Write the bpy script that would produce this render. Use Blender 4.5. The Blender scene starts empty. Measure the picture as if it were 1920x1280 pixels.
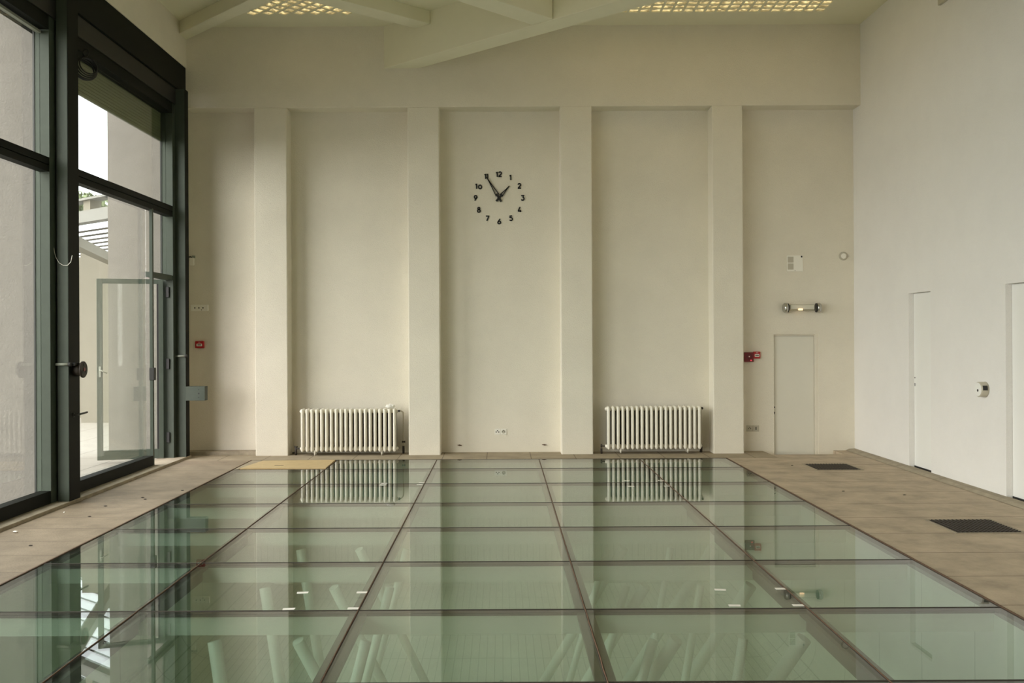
import bpy, bmesh, math, random
from mathutils import Vector, Matrix
random.seed(4)
S = bpy.context.scene
COL = S.collection

# ------------------------------------------------------------------ camera
cd = bpy.data.cameras.new('camera'); cam = bpy.data.objects.new('camera', cd); COL.objects.link(cam)
cd.sensor_width = 36.0; cd.lens = 1750.0 * 36.0 / 1920.0
cd.shift_x = 20.0 / 1920.0; cd.shift_y = -10.0 / 1920.0
cd.clip_start = 0.05; cd.clip_end = 500
ROLL = 0.005
cam.matrix_world = Matrix.Translation((0, 0, 2.0)) @ Matrix.Rotation(math.pi / 2, 4, 'X') @ Matrix.Rotation(-ROLL, 4, 'Z')
S.camera = cam
S.view_settings.view_transform = 'Standard'; S.view_settings.look = 'None'
S.view_settings.gamma = 1.0; S.view_settings.use_curve_mapping = False
S.view_settings.exposure = -0.08
c = S.cycles
c.max_bounces = 14; c.diffuse_bounces = 8; c.glossy_bounces = 6; c.transparent_max_bounces = 24; c.transmission_bounces = 6
c.caustics_reflective = False; c.caustics_refractive = False
c.use_denoising = True
c.sample_clamp_indirect = 6.0

# ------------------------------------------------------------------ sky: bright overcast
w = bpy.data.worlds.new('overcast_sky'); S.world = w; w.use_nodes = True
nt = w.node_tree; nt.nodes.clear()
wo = nt.nodes.new('ShaderNodeOutputWorld'); bg = nt.nodes.new('ShaderNodeBackground')
tc = nt.nodes.new('ShaderNodeTexCoord')
dp = nt.nodes.new('ShaderNodeVectorMath'); dp.operation = 'DOT_PRODUCT'
dp.inputs[1].default_value = Vector((-0.54, -0.79, 0.28)).normalized()
mr = nt.nodes.new('ShaderNodeMapRange'); mr.interpolation_type = 'SMOOTHSTEP'
mr.inputs['From Min'].default_value = 0.2; mr.inputs['From Max'].default_value = 0.98
mr.inputs['To Min'].default_value = 0.0; mr.inputs['To Max'].default_value = 1.0
mx = nt.nodes.new('ShaderNodeMix'); mx.data_type = 'RGBA'
SKY_LO = (3.1, 3.2, 3.35, 1); SKY_HI = (9.8, 9.35, 9.05, 1)
mx.inputs['A'].default_value = SKY_LO; mx.inputs['B'].default_value = SKY_HI
nt.links.new(tc.outputs['Generated'], dp.inputs[0]); nt.links.new(dp.outputs['Value'], mr.inputs['Value'])
nt.links.new(mr.outputs['Result'], mx.inputs['Factor']); nt.links.new(mx.outputs['Result'], bg.inputs['Color'])
nt.links.new(bg.outputs[0], wo.inputs[0])
w.cycles.sampling_method = 'AUTOMATIC'

def portal(loc, rot, sx, sy):
    l = bpy.data.lights.new('window_daylight', 'AREA'); l.shape = 'RECTANGLE'; l.size = sx; l.size_y = sy
    l.cycles.is_portal = True
    o = bpy.data.objects.new('window_daylight', l); o.location = loc; o.rotation_euler = rot; COL.objects.link(o)

POSTS = [11.21, 7.01, 2.81, -1.39]
BAYS = [(11.5, 15.35), (7.3, 11.09), (3.1, 6.89), (-1.1, 2.69), (-4.4, -1.5)]
for a, b in BAYS:
    portal((-5.62, (a + b) / 2, 2.85), (0, -math.pi / 2, 0), 5.6, b - a)

# ------------------------------------------------------------------ materials
def mat(name, col, rough=0.7, metal=0.0, spec=0.5, bump=0.0, bscale=60, var=0.0, vscale=3, col2=None, emit=None):
    m = bpy.data.materials.new(name); m.use_nodes = True
    n = m.node_tree; b = n.nodes['Principled BSDF']
    b.inputs['Base Color'].default_value = (*col, 1); b.inputs['Roughness'].default_value = rough
    b.inputs['Metallic'].default_value = metal; b.inputs['Specular IOR Level'].default_value = spec
    t = n.nodes.new('ShaderNodeTexCoord')
    if var or col2:
        no = n.nodes.new('ShaderNodeTexNoise'); no.inputs['Scale'].default_value = vscale; no.inputs['Detail'].default_value = 8
        no.inputs['Roughness'].default_value = 0.65
        n.links.new(t.outputs['Object'], no.inputs['Vector'])
        r = n.nodes.new('ShaderNodeMapRange'); r.inputs['From Min'].default_value = 0.32; r.inputs['From Max'].default_value = 0.68
        n.links.new(no.outputs['Fac'], r.inputs['Value'])
        k = n.nodes.new('ShaderNodeMix'); k.data_type = 'RGBA'
        c2 = col2 or tuple(x * (1 - var) for x in col)
        k.inputs['A'].default_value = (*col, 1); k.inputs['B'].default_value = (*c2, 1)
        n.links.new(r.outputs['Result'], k.inputs['Factor']); n.links.new(k.outputs['Result'], b.inputs['Base Color'])
    if bump:
        no = n.nodes.new('ShaderNodeTexNoise'); no.inputs['Scale'].default_value = bscale; no.inputs['Detail'].default_value = 5
        n.links.new(t.outputs['Object'], no.inputs['Vector'])
        bp = n.nodes.new('ShaderNodeBump'); bp.inputs['Strength'].default_value = bump; bp.inputs['Distance'].default_value = 0.01
        n.links.new(no.outputs['Fac'], bp.inputs['Height']); n.links.new(bp.outputs[0], b.inputs['Normal'])
    if emit:
        b.inputs['Emission Color'].default_value = (*emit[:3], 1); b.inputs['Emission Strength'].default_value = emit[3]
    return m

def glassmat(name, tint, f0=0.04, dirt=0.0, dirtcol=(.5, .55, .45), dscale=8, rough=0.0, power=5.0):
    m = bpy.data.materials.new(name); m.use_nodes = True
    n = m.node_tree; n.nodes.clear(); L = n.links.new
    out = n.nodes.new('ShaderNodeOutputMaterial')
    tr = n.nodes.new('ShaderNodeBsdfTransparent'); tr.inputs[0].default_value = (*tint, 1)
    gl = n.nodes.new('ShaderNodeBsdfGlossy'); gl.inputs['Roughness'].default_value = rough
    geo = n.nodes.new('ShaderNodeNewGeometry')
    d = n.nodes.new('ShaderNodeVectorMath'); d.operation = 'DOT_PRODUCT'
    L(geo.outputs['Normal'], d.inputs[0]); L(geo.outputs['Incoming'], d.inputs[1])
    ab = n.nodes.new('ShaderNodeMath'); ab.operation = 'ABSOLUTE'; L(d.outputs['Value'], ab.inputs[0])
    s1 = n.nodes.new('ShaderNodeMath'); s1.operation = 'SUBTRACT'; s1.inputs[0].default_value = 1; L(ab.outputs[0], s1.inputs[1])
    p = n.nodes.new('ShaderNodeMath'); p.operation = 'POWER'; p.inputs[1].default_value = power; L(s1.outputs[0], p.inputs[0])
    ma = n.nodes.new('ShaderNodeMath'); ma.operation = 'MULTIPLY_ADD'; ma.inputs[1].default_value = 1 - f0; ma.inputs[2].default_value = f0
    L(p.outputs[0], ma.inputs[0])
    mix = n.nodes.new('ShaderNodeMixShader'); L(ma.outputs[0], mix.inputs[0]); L(tr.outputs[0], mix.inputs[1]); L(gl.outputs[0], mix.inputs[2])
    last = mix
    if dirt:
        df = n.nodes.new('ShaderNodeBsdfDiffuse'); df.inputs[0].default_value = (*dirtcol, 1)
        t = n.nodes.new('ShaderNodeTexCoord'); no = n.nodes.new('ShaderNodeTexNoise'); no.inputs['Scale'].default_value = dscale
        no.inputs['Detail'].default_value = 10; no.inputs['Roughness'].default_value = 0.75
        mp = n.nodes.new('ShaderNodeMapping'); mp.inputs['Scale'].default_value = (0.35, 1.6, 1)
        L(t.outputs['Object'], mp.inputs[0]); L(mp.outputs[0], no.inputs['Vector'])
        r = n.nodes.new('ShaderNodeMapRange'); r.inputs['From Min'].default_value = 0.42; r.inputs['From Max'].default_value = 0.75
        r.inputs['To Max'].default_value = dirt; r.inputs['To Min'].default_value = dirt * 0.3
        L(no.outputs['Fac'], r.inputs['Value'])
        m2 = n.nodes.new('ShaderNodeMixShader'); L(r.outputs[0], m2.inputs[0]); L(mix.outputs[0], m2.inputs[1]); L(df.outputs[0], m2.inputs[2])
        last = m2
    L(last.outputs[0], out.inputs[0])
    return m

def linesmat(name, col, dark, axes, rough=0.8, var=0.2, vscale=2.5, bump=0.25, streak=(1, 1, 1)):
    """stone / tile with joint lines: axes = list of (axis index, pitch, offset, half width, strength)"""
    m = mat(name, col, rough, var=var, vscale=vscale, bump=bump, bscale=45)
    n = m.node_tree; L = n.links.new; b = n.nodes['Principled BSDF']
    src = b.inputs['Base Color'].links[0].from_socket
    t = [x for x in n.nodes if x.type == 'TEX_COORD'][0]
    for x in n.nodes:
        if x.type == 'TEX_NOISE' and x.inputs['Scale'].default_value == vscale:
            mp = n.nodes.new('ShaderNodeMapping'); mp.inputs['Scale'].default_value = streak
            L(t.outputs['Object'], mp.inputs[0]); L(mp.outputs[0], x.inputs['Vector'])
    sp = n.nodes.new('ShaderNodeSeparateXYZ'); L(t.outputs['Object'], sp.inputs[0])
    for ax, pitch, off, hw, st in axes:
        a = n.nodes.new('ShaderNodeMath'); a.operation = 'ADD'; a.inputs[1].default_value = -off + pitch * 200.5; L(sp.outputs[ax], a.inputs[0])
        q = n.nodes.new('ShaderNodeMath'); q.operation = 'MODULO'; q.inputs[1].default_value = pitch; L(a.outputs[0], q.inputs[0])
        e = n.nodes.new('ShaderNodeMath'); e.operation = 'SUBTRACT'; e.inputs[1].default_value = pitch / 2; L(q.outputs[0], e.inputs[0])
        f = n.nodes.new('ShaderNodeMath'); f.operation = 'ABSOLUTE'; L(e.outputs[0], f.inputs[0])
        g = n.nodes.new('ShaderNodeMath'); g.operation = 'LESS_THAN'; g.inputs[1].default_value = hw; L(f.outputs[0], g.inputs[0])
        h = n.nodes.new('ShaderNodeMath'); h.operation = 'MULTIPLY'; h.inputs[1].default_value = st; L(g.outputs[0], h.inputs[0])
        k = n.nodes.new('ShaderNodeMix'); k.data_type = 'RGBA'; L(h.outputs[0], k.inputs['Factor']); L(src, k.inputs['A'])
        k.inputs['B'].default_value = (*dark, 1); src = k.outputs['Result']
    L(src, b.inputs['Base Color'])
    return m

WALL = (0.815, 0.77, 0.66)
M = {
 'wall': mat('white_roughcast', WALL, 0.9, spec=0.15, bump=0.75, bscale=85, var=0.06, vscale=1.4),
 'wallr': mat('cool_white_roughcast', (0.84, 0.825, 0.80), 0.9, spec=0.15, bump=0.7, bscale=85, var=0.04, vscale=1.4),
 'ceil': mat('white_ceiling', (0.80, 0.775, 0.61), 0.9, spec=0.1, bump=0.1, bscale=50, var=0.03),
 'door': mat('grey_white_paint', (0.74, 0.72, 0.63), 0.55, var=0.03),
 'doorw': mat('white_door_paint', (0.83, 0.83, 0.80), 0.5, var=0.02),
 'green': mat('green_grey_steel', (0.060, 0.076, 0.058), 0.55, spec=0.3, var=0.15, vscale=6),
 'dark': mat('dark_green_steel', (0.007, 0.0085, 0.006), 0.6, spec=0.15, var=0.2, vscale=5),
 'black': mat('black_rubber', (0.012, 0.012, 0.011), 0.55),
 'shutter': mat('olive_shutter', (0.19, 0.21, 0.12), 0.6),
 'alu': mat('pale_green_rod_paint', (0.27, 0.29, 0.24), 0.5),
 'chrome': mat('worn_chrome', (0.5, 0.5, 0.47), 0.25, metal=0.9),
 'rad': mat('cream_enamel', (0.80, 0.765, 0.66), 0.38, spec=0.5, var=0.04, vscale=9),
 'pipe': mat('cream_pipe_paint', (0.55, 0.50, 0.38), 0.5),
 'iron': mat('dark_iron', (0.03, 0.022, 0.015), 0.6),
 'clock': mat('black_clock_metal', (0.008, 0.008, 0.008), 0.5),
 'plastic': mat('cream_plastic', (0.86, 0.84, 0.76), 0.4),
 'plasticg': mat('beige_plastic', (0.50, 0.47, 0.38), 0.5),
 'red': mat('red_plastic', (0.42, 0.006, 0.012), 0.35),
 'redd': mat('dark_red_plastic', (0.17, 0.002, 0.008), 0.4),
 'labelw': mat('white_label', (0.8, 0.78, 0.72), 0.5),
 'ink': mat('black_ink', (0.02, 0.02, 0.02), 0.6),
 'wood': mat('pale_plywood', (0.56, 0.42, 0.22), 0.6, var=0.15, vscale=7),
 'rust': mat('rusty_sealant', (0.16, 0.085, 0.045), 0.7, var=0.5, vscale=14, bump=0.3),
 'joint': mat('dark_joint', (0.035, 0.028, 0.02), 0.7),
 'flange': mat('grey_steel_flange', (0.075, 0.075, 0.06), 0.6, var=0.3, vscale=12),
 'strut': mat('pale_green_paint', (0.72, 0.78, 0.69), 0.4),
 'stucco': mat('grey_cement_render', (0.185, 0.174, 0.158), 0.95, spec=0.1, bump=0.6, bscale=40, var=0.12, vscale=5),
 'farwall': mat('beige_render', (0.20, 0.185, 0.15), 0.95, spec=0.1, var=0.08),
 'fascia': mat('pale_grey_concrete', (0.20, 0.20, 0.185), 0.9, var=0.1),
 'slat': mat('backlit_glazing_bar', (0.035, 0.03, 0.022), 0.7),  # dark tone puts the backlit shade of the bars into their colour
 'leaf': mat('grey_green_leaves', (0.16, 0.20, 0.10), 0.8),
 'paper': mat('white_paper', (0.86, 0.84, 0.78), 0.7),
 'grate': mat('dark_grating', (0.04, 0.03, 0.022), 0.6),
 'stonetrim': mat('sandy_stone_edging', (0.40, 0.345, 0.255), 0.85, bump=0.3, var=0.3, vscale=6),
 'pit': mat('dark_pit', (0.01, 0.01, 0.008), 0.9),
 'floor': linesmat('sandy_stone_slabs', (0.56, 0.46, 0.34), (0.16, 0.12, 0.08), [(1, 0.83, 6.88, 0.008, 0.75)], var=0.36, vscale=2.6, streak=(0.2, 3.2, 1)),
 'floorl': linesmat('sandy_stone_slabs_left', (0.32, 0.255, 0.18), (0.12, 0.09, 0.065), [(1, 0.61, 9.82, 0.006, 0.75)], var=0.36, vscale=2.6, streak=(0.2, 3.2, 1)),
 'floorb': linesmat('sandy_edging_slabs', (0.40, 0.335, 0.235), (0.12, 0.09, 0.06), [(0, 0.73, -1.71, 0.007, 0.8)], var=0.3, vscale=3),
 'basin': linesmat('pool_lining', (0.70, 0.76, 0.66), (0.28, 0.33, 0.26), [(0, 0.10, 0.0, 0.004, 0.55), (1, 0.9, 11.6, 0.008, 0.5)], var=0.12, vscale=2.0, bump=0.1),
 'terrace': linesmat('pale_terrace_tiles', (0.32, 0.295, 0.255), (0.10, 0.09, 0.07), [(0, 0.9, -6.4, 0.012, 0.7), (1, 0.9, 0.3, 0.012, 0.5)], var=0.12),
 'gfloor': glassmat('green_floor_glass', (0.845, 0.915, 0.87), 0.055, dirt=0.03, dirtcol=(.55, .58, .48), power=4.0),
 'gwin': glassmat('window_glass', (0.955, 0.975, 0.955), 0.04, dirt=0.012),
 'gtube': glassmat('clear_tube', (0.93, 0.93, 0.90), 0.05, dirt=0.15, dirtcol=(.7, .67, .55)),
 'lampglow': mat('lamp_glow', (0.9, 0.6, 0.35), 0.5, emit=(1.0, 0.62, 0.35, 2.2)),
 'led': mat('red_led', (0.9, 0.1, 0.15), 0.4, emit=(1.0, 0.06, 0.10, 0.8)),
}
def blockmat():
    m = bpy.data.materials.new('cream_glass_block'); m.use_nodes = True; n = m.node_tree; n.nodes.clear(); L = n.links.new
    out = n.nodes.new('ShaderNodeOutputMaterial'); t = n.nodes.new('ShaderNodeBsdfTranslucent'); t.inputs[0].default_value = (0.60, 0.53, 0.36, 1)
    d = n.nodes.new('ShaderNodeBsdfDiffuse'); d.inputs[0].default_value = (0.50, 0.43, 0.28, 1)
    tc_ = n.nodes.new('ShaderNodeTexCoord'); no = n.nodes.new('ShaderNodeTexNoise'); no.inputs['Scale'].default_value = 22
    L(tc_.outputs['Object'], no.inputs['Vector'])
    r = n.nodes.new('ShaderNodeMapRange'); r.inputs['From Min'].default_value = 0.35; r.inputs['From Max'].default_value = 0.65
    r.inputs['To Min'].default_value = 0.0; r.inputs['To Max'].default_value = 0.8
    L(no.outputs['Fac'], r.inputs['Value'])
    x = n.nodes.new('ShaderNodeMixShader'); L(r.outputs[0], x.inputs[0]); L(t.outputs[0], x.inputs[1]); L(d.outputs[0], x.inputs[2]); L(x.outputs[0], out.inputs[0])
    return m
M['block'] = blockmat()

# ------------------------------------------------------------------ mesh helpers
def box(bm, x0, x1, y0, y1, z0, z1):
    v = [bm.verts.new(p) for p in ((x0,y0,z0),(x1,y0,z0),(x1,y1,z0),(x0,y1,z0),(x0,y0,z1),(x1,y0,z1),(x1,y1,z1),(x0,y1,z1))]
    for f in ((3,2,1,0),(4,5,6,7),(0,1,5,4),(1,2,6,5),(2,3,7,6),(3,0,4,7)): bm.faces.new([v[i] for i in f])
    return v
def prism(bm, pts, z0, z1):
    """pts: counter-clockwise outline in XY"""
    ar = sum(pts[i][0]*pts[(i+1)%len(pts)][1]-pts[(i+1)%len(pts)][0]*pts[i][1] for i in range(len(pts)))
    if ar < 0: pts = pts[::-1]
    a = [bm.verts.new((x, y, z0)) for x, y in pts]; b = [bm.verts.new((x, y, z1)) for x, y in pts]
    bm.faces.new(a[::-1]); bm.faces.new(b); n = len(pts)
    for i in range(n): bm.faces.new([a[i], a[(i+1)%n], b[(i+1)%n], b[i]])
def frame(p, q):
    d = (Vector(q) - Vector(p)).normalized()
    u = d.cross(Vector((0, 0, 1)) if abs(d.z) < 0.9 else Vector((1, 0, 0))).normalized()
    return d, u, d.cross(u)
def tube(bm, pts, r, n=14, caps=True, closed=False):
    """swept tube along pts; r number or list"""
    pts = [Vector(p) for p in pts]; k = len(pts); rs = r if isinstance(r, (list, tuple)) else [r] * k
    rings = []; u = None
    for i, p in enumerate(pts):
        if closed: d = (pts[(i+1)%k] - pts[i-1]).normalized()
        else:
            a = pts[max(i-1, 0)]; b = pts[min(i+1, k-1)]
            d = (b - a).normalized() if (b-a).length > 1e-9 else Vector((0,0,1))
        if u is None: u = d.cross(Vector((0,0,1)) if abs(d.z) < .9 else Vector((1,0,0))).normalized()
        else: u = (u - d * u.dot(d)).normalized()
        v = d.cross(u)
        rings.append([bm.verts.new(p + (u*math.cos(t) + v*math.sin(t))*rs[i]) for t in [2*math.pi*j/n for j in range(n)]])
    m = k if closed else k - 1
    for i in range(m):
        A, B = rings[i], rings[(i+1) % k]
        for j in range(n):
            f = bm.faces.new([A[j], A[(j+1)%n], B[(j+1)%n], B[j]]); f.smooth = True
    if caps and not closed:
        bm.faces.new(rings[0][::-1]); bm.faces.new(rings[-1])
def arc(c0, r, a0, a1, n=14, ax='xz'):
    o = []
    for i in range(n+1):
        t = math.radians(a0 + (a1-a0)*i/n)
        if ax == 'xz': o.append((c0[0]+r*math.cos(t), c0[1], c0[2]+r*math.sin(t)))
        elif ax == 'yz': o.append((c0[0], c0[1]+r*math.cos(t), c0[2]+r*math.sin(t)))
        else: o.append((c0[0]+r*math.cos(t), c0[1]+r*math.sin(t), c0[2]))
    return o
def put(name, bm, m, parent=None, bevel=0.0, seg=2, loc=None, smooth=False):
    bmesh.ops.recalc_face_normals(bm, faces=bm.faces[:])
    me = bpy.data.meshes.new(name); bm.to_mesh(me); bm.free()
    me.materials.append(M[m] if isinstance(m, str) else m)
    if smooth:
        for p in me.polygons: p.use_smooth = True
    o = bpy.data.objects.new(name, me); COL.objects.link(o)
    if parent is not None: o.parent = parent
    if loc: o.location = loc
    if bevel:
        b = o.modifiers.new('b', 'BEVEL'); b.width = bevel; b.segments = seg; b.limit_method = 'ANGLE'; b.angle_limit = math.radians(40)
    return o
def thing(name, label, cat, loc=(0,0,0), group=None, rz=0.0):
    o = bpy.data.objects.new(name, None); COL.objects.link(o); o.location = loc; o.rotation_euler = (0, 0, rz)
    o.empty_display_size = 0.05
    return tag(o, label, cat, group)
def tag(o, label, cat, group=None):
    o['label'] = label; o['category'] = cat
    if group: o['group'] = group
    return o
def struct(o, label=None):
    o['kind'] = 'structure'
    if label: o['label'] = label
    return o
def B(name, m, x0, x1, y0, y1, z0, z1, parent=None, bevel=0.0):
    """box object; with a parent the numbers are local to the parent"""
    bm = bmesh.new(); box(bm, x0, x1, y0, y1, z0, z1)
    return put(name, bm, m, parent, bevel)
def sempty(name, label, loc=(0,0,0)):
    o = bpy.data.objects.new(name, None); COL.objects.link(o); o.location = loc; o.empty_display_size = .05
    return struct(o, label)

YP, YN, XL, XR, ZC = 15.77, 16.11, -5.30, 6.09, 7.24
PIERS = [(-4.163, -3.612), (-1.571, -1.036), (1.009, 1.544), (3.578, 4.094)]

# ------------------------------------------------------------------ back wall with piers, niches, door recess
DX0, DX1, DZ0, DZ1 = 4.70, 5.47, -0.088, 2.01
bm = bmesh.new()
box(bm, -5.6, DX0, YN, YN+.3, -0.3, ZC+.15); box(bm, DX1, XR+.3, YN, YN+.3, -0.3, ZC+.15)
box(bm, DX0, DX1, YN, YN+.3, DZ1, ZC+.15); box(bm, DX0, DX1, YN, YN+.3, -0.3, DZ0)
box(bm, DX0, DX1, YN+.12, YN+.3, DZ0, DZ1)
wb = struct(put('wall_back', bm, 'wall'), 'white roughcast end wall with tall niches between four piers')
bm = bmesh.new(); box(bm, -5.32, XR+.01, YP, YN+.01, 5.875, ZC+.05)
struct(put('wall_back', bm, 'wall', bevel=.012), 'white lintel band above the niches')
for i, (a, b) in enumerate(PIERS):
    bm = bmesh.new(); box(bm, a, b, YP, YN+.01, -0.05, 5.88)
    struct(put('wall_back', bm, 'wall', bevel=.015), 'white roughcast pier of the end wall')
# right wall with two door recesses
D3 = (13.24, 13.95, 2.61); D4 = (10.20, 11.27, 2.60)
bm = bmesh.new()
box(bm, XR, XR+.3, D3[1], YN+.3, -.3, ZC+.15); box(bm, XR, XR+.3, D4[1], D3[0], -.3, ZC+.15); box(bm, XR, XR+.3, -4.7, D4[0], -.3, ZC+.15)
for d in (D3, D4):
    box(bm, XR, XR+.3, d[0], d[1], d[2], ZC+.15); box(bm, XR, XR+.3, d[0], d[1], -.3, 0.0); box(bm, XR+.13, XR+.3, d[0], d[1], 0.0, d[2])
struct(put('wall_right', bm, 'wallr'), 'white roughcast side wall')
# left wall above the glazing, return strip beside the far post
bm = bmesh.new(); box(bm, -5.6, XL, -4.7, YN+.3, 6.551, ZC+.15)
struct(put('wall_left', bm, 'wall'), 'white wall strip above the steel fascia')
bm = bmesh.new(); box(bm, -5.62, -5.40, 15.56, YN+.01, -0.05, 6.09)
struct(put('wall_left', bm, 'wall'), 'white wall return beside the far steel post')
# rear wall behind the viewer
RW = -4.4
bm = bmesh.new()
box(bm, -5.6, XR+.3, RW-.3, RW, -.3, ZC+.15)
struct(put('wall_rear', bm, 'wall'), 'white rear wall')

# ------------------------------------------------------------------ ceiling with lattice openings
cells = []
n_r = 0
for i in range(24):
    for j in range(15):
        x = 5.175 - i*.177; y = 15.075 - j*.172
        hx, hy = .070, .062
        cells.append(('r', [(x-hx,y-hy),(x+hx,y-hy),(x+hx,y+hy),(x-hx,y+hy)]))
for j in range(9):
    for i in range(-1, 10):
        x = -4.0 + i*.254 + (j % 2)*.127; y = 15.10 - j*.125
        if x + y < 11.02 or x - y > -17.20: continue
        h = .094
        cells.append(('l', [(x-h,y),(x,y-h),(x+h,y),(x,y+h)]))
bm = bmesh.new(); box(bm, -5.6, XR+.3, -4.7, YN+.3, ZC, ZC+.016); ce = put('ceiling', bm, 'ceil')
bm = bmesh.new()
for _, p in cells: prism(bm, p, ZC-.05, ZC+.2)
cut = put('cutter', bm, 'ceil')
md = ce.modifiers.new('x', 'BOOLEAN'); md.object = cut; md.operation = 'DIFFERENCE'; md.solver = 'EXACT'
dg = bpy.context.evaluated_depsgraph_get(); nm = bpy.data.meshes.new_from_object(ce.evaluated_get(dg))
ce.modifiers.clear(); ce.data = nm; bpy.data.objects.remove(cut)
struct(ce, 'white ceiling with diagonal beams')
for side, lab in (('l', 'triangular cream lattice of glass blocks in the ceiling, left of the deep beams'), ('r', 'long cream lattice of glass blocks in the ceiling, right of the deep beams')):
    t = thing('glass_block_panel', lab, 'ceiling light', (sum(sum(q[0] for q in p)/4 for s, p in cells if s == side)/len([1 for s, p in cells if s == side]), 14.6, ZC))
    ox, oy, oz = t.location
    if side == 'l': out_ = [(-4.35,15.26),(-1.85,15.26),(-3.07,13.90)]
    else: out_ = [(1.0,12.5),(5.30,12.5),(5.30,15.20),(1.0,15.20)]
    bm = bmesh.new(); prism(bm, [(a-ox, b_-oy) for a, b_ in out_], .018, .030); put('glass_sheet', bm, 'block', t)
def beam(name, pts, z0, z1, lab):
    bm = bmesh.new(); prism(bm, pts, z0, z1); o = put(name, bm, 'ceil', bevel=.01); return struct(o, lab)
def ln(p, d, x): return (x, p[1] + (x-p[0])*d)
C1 = (-1.98, 15.79); C2 = (-1.38, 15.79); dc = -.88
beam('ceiling', [C1, C2, ln(C2, -.875, XR+.05), ln(C1, dc, XR+.05)], 6.53, ZC+.02, 'deep white diagonal beam under the ceiling')
Dq = (.47, 13.61); Dn = (.76, 13.36)
beam('ceiling', [Dq, Dn, ln(Dn, .95, -5.35), ln(Dq, .95, -5.35)], 6.531, ZC+.02, 'second deep white diagonal beam joining the first')
A1 = (-5.31, 15.45); A2 = (-5.31, 15.79); da = -.975
beam('ceiling', [A1, A2, ln(A2, da, -1.75), ln(A1, da, -1.75)], 7.03, ZC+.02, 'shallow white diagonal beam from the left wall')
B1 = (-1.12, 15.03); B2 = (-1.38, 15.26)
beam('ceiling', [B1, B2, ln(B2, .86, -3.12), ln(B1, .86, -2.80)], 7.031, ZC+.02, 'shallow white diagonal beam meeting the deep beam')

# ------------------------------------------------------------------ floors, sills, plinths
GX = [-4.08, -2.672, -1.056, .603, 2.229, 3.65]
GY = [15.18, 14.12, 12.70, 11.22, 9.77, 8.29, 6.83, 5.39, 3.95]
bm = bmesh.new()
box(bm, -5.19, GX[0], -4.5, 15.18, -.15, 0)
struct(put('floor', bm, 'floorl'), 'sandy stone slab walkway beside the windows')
bm = bmesh.new()
box(bm, GX[5], XR+.01, -4.5, 15.18, -.15, 0)
struct(put('floor', bm, 'floor'), 'sandy stone slab walkway beside the right wall')
bm = bmesh.new()
box(bm, GX[0]+.001, GX[5]-.001, -4.5, GY[-1], -.15, 0)
struct(put('floor', bm, 'floor'), 'sandy stone slab floor at the near end')
bm = bmesh.new()
box(bm, -5.45, 4.5, 15.181, YN, -.15, 0)
struct(put('floor', bm, 'floorb'), 'sandy stone edging along the end wall')
# right corner floor with the dip in front of the door
def quad(bm, *p): bm.faces.new([bm.verts.new(q) for q in p])
bm = bmesh.new()
z = DZ0
quad(bm, (4.5,15.181,0),(XR,15.181,0),(XR,15.60,0),(5.72,15.60,0),(4.69,15.60,0),(4.5,15.60,0))
quad(bm, (4.5,15.60,0),(4.69,15.60,0),(4.69,16.11,z),(4.5,16.11,0))
quad(bm, (4.69,15.60,0),(5.72,15.60,0),(5.72,16.11,z),(4.69,16.11,z))
quad(bm, (5.72,15.60,0),(5.72,16.11,0),(5.72,16.11,z))
quad(bm, (5.72,15.60,0),(XR,15.60,0),(XR,16.11,0),(5.72,16.11,0))
quad(bm, (4.69,16.11,z),(5.72,16.11,z),(5.72,16.24,z),(4.69,16.24,z))
struct(put('floor', bm, 'floor'), 'stone floor ramping down to the grey door')
bm = bmesh.new(); box(bm, -5.62, -5.19, -4.5, 15.60, -.1, .04)
struct(put('trim_1', bm, 'stonetrim', bevel=.008), 'raised stone sill under the glazing')
bm = bmesh.new(); box(bm, -5.40, -4.163, 15.88, YN+.005, -.02, .06)
struct(put('trim_2', bm, 'stonetrim', bevel=.006), 'low stone plinth at the left end of the end wall')
bm = bmesh.new()
ya = [-4.4, D4[0], D4[1], D3[0], D3[1], 16.1]
for a, b in ((-4.4, 16.1),):
    vs = [(6.10, 0), (5.93, 0.004), (5.99, .03), (6.10, .035)]
    A = [bm.verts.new((x, a, zz)) for x, zz in vs]; Bv = [bm.verts.new((x, b, zz)) for x, zz in vs]
    for i in range(3): bm.faces.new([A[i], A[i+1], Bv[i+1], Bv[i]])
    bm.faces.new(A); bm.faces.new(Bv[::-1])
struct(put('trim_3', bm, 'stonetrim'), 'low sloping stone kerb along the right wall')

# ------------------------------------------------------------------ pool basin under the glass
bm = bmesh.new()
bx0, bx1, by0, by1, bz = -4.02, 3.59, 4.0, 15.1, -2.0
def wallq(a, b, zb, zt=-.15): quad(bm, (*a, zb), (*b, zb), (*b, zt), (*a, zt))
r = .45
quad(bm, (bx0+r,by0,bz),(bx1-r,by0,bz),(bx1-r,by1,bz),(bx0+r,by1,bz))
for sx, xe in ((-1, bx0), (1, bx1)):
    prev = (xe - sx*r, bz)
    for i in range(1, 9):
        t = math.radians(90*i/8); cur = (xe - sx*r + sx*r*math.sin(t), bz + r - r*math.cos(t))
        quad(bm, (prev[0],by0,prev[1]),(cur[0],by0,cur[1]),(cur[0],by1,cur[1]),(prev[0],by1,prev[1])); prev = cur
    quad(bm, (xe,by0,bz+r),(xe,by0,-.05),(xe,by1,-.05),(xe,by1,bz+r))
for y in (by0, by1): quad(bm, (bx0,y,bz),(bx1,y,bz),(bx1,y,-.05),(bx0,y,-.05))
struct(put('floor_basin', bm, 'basin'), 'pale tiled basin of the old pool beneath the glass')

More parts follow.
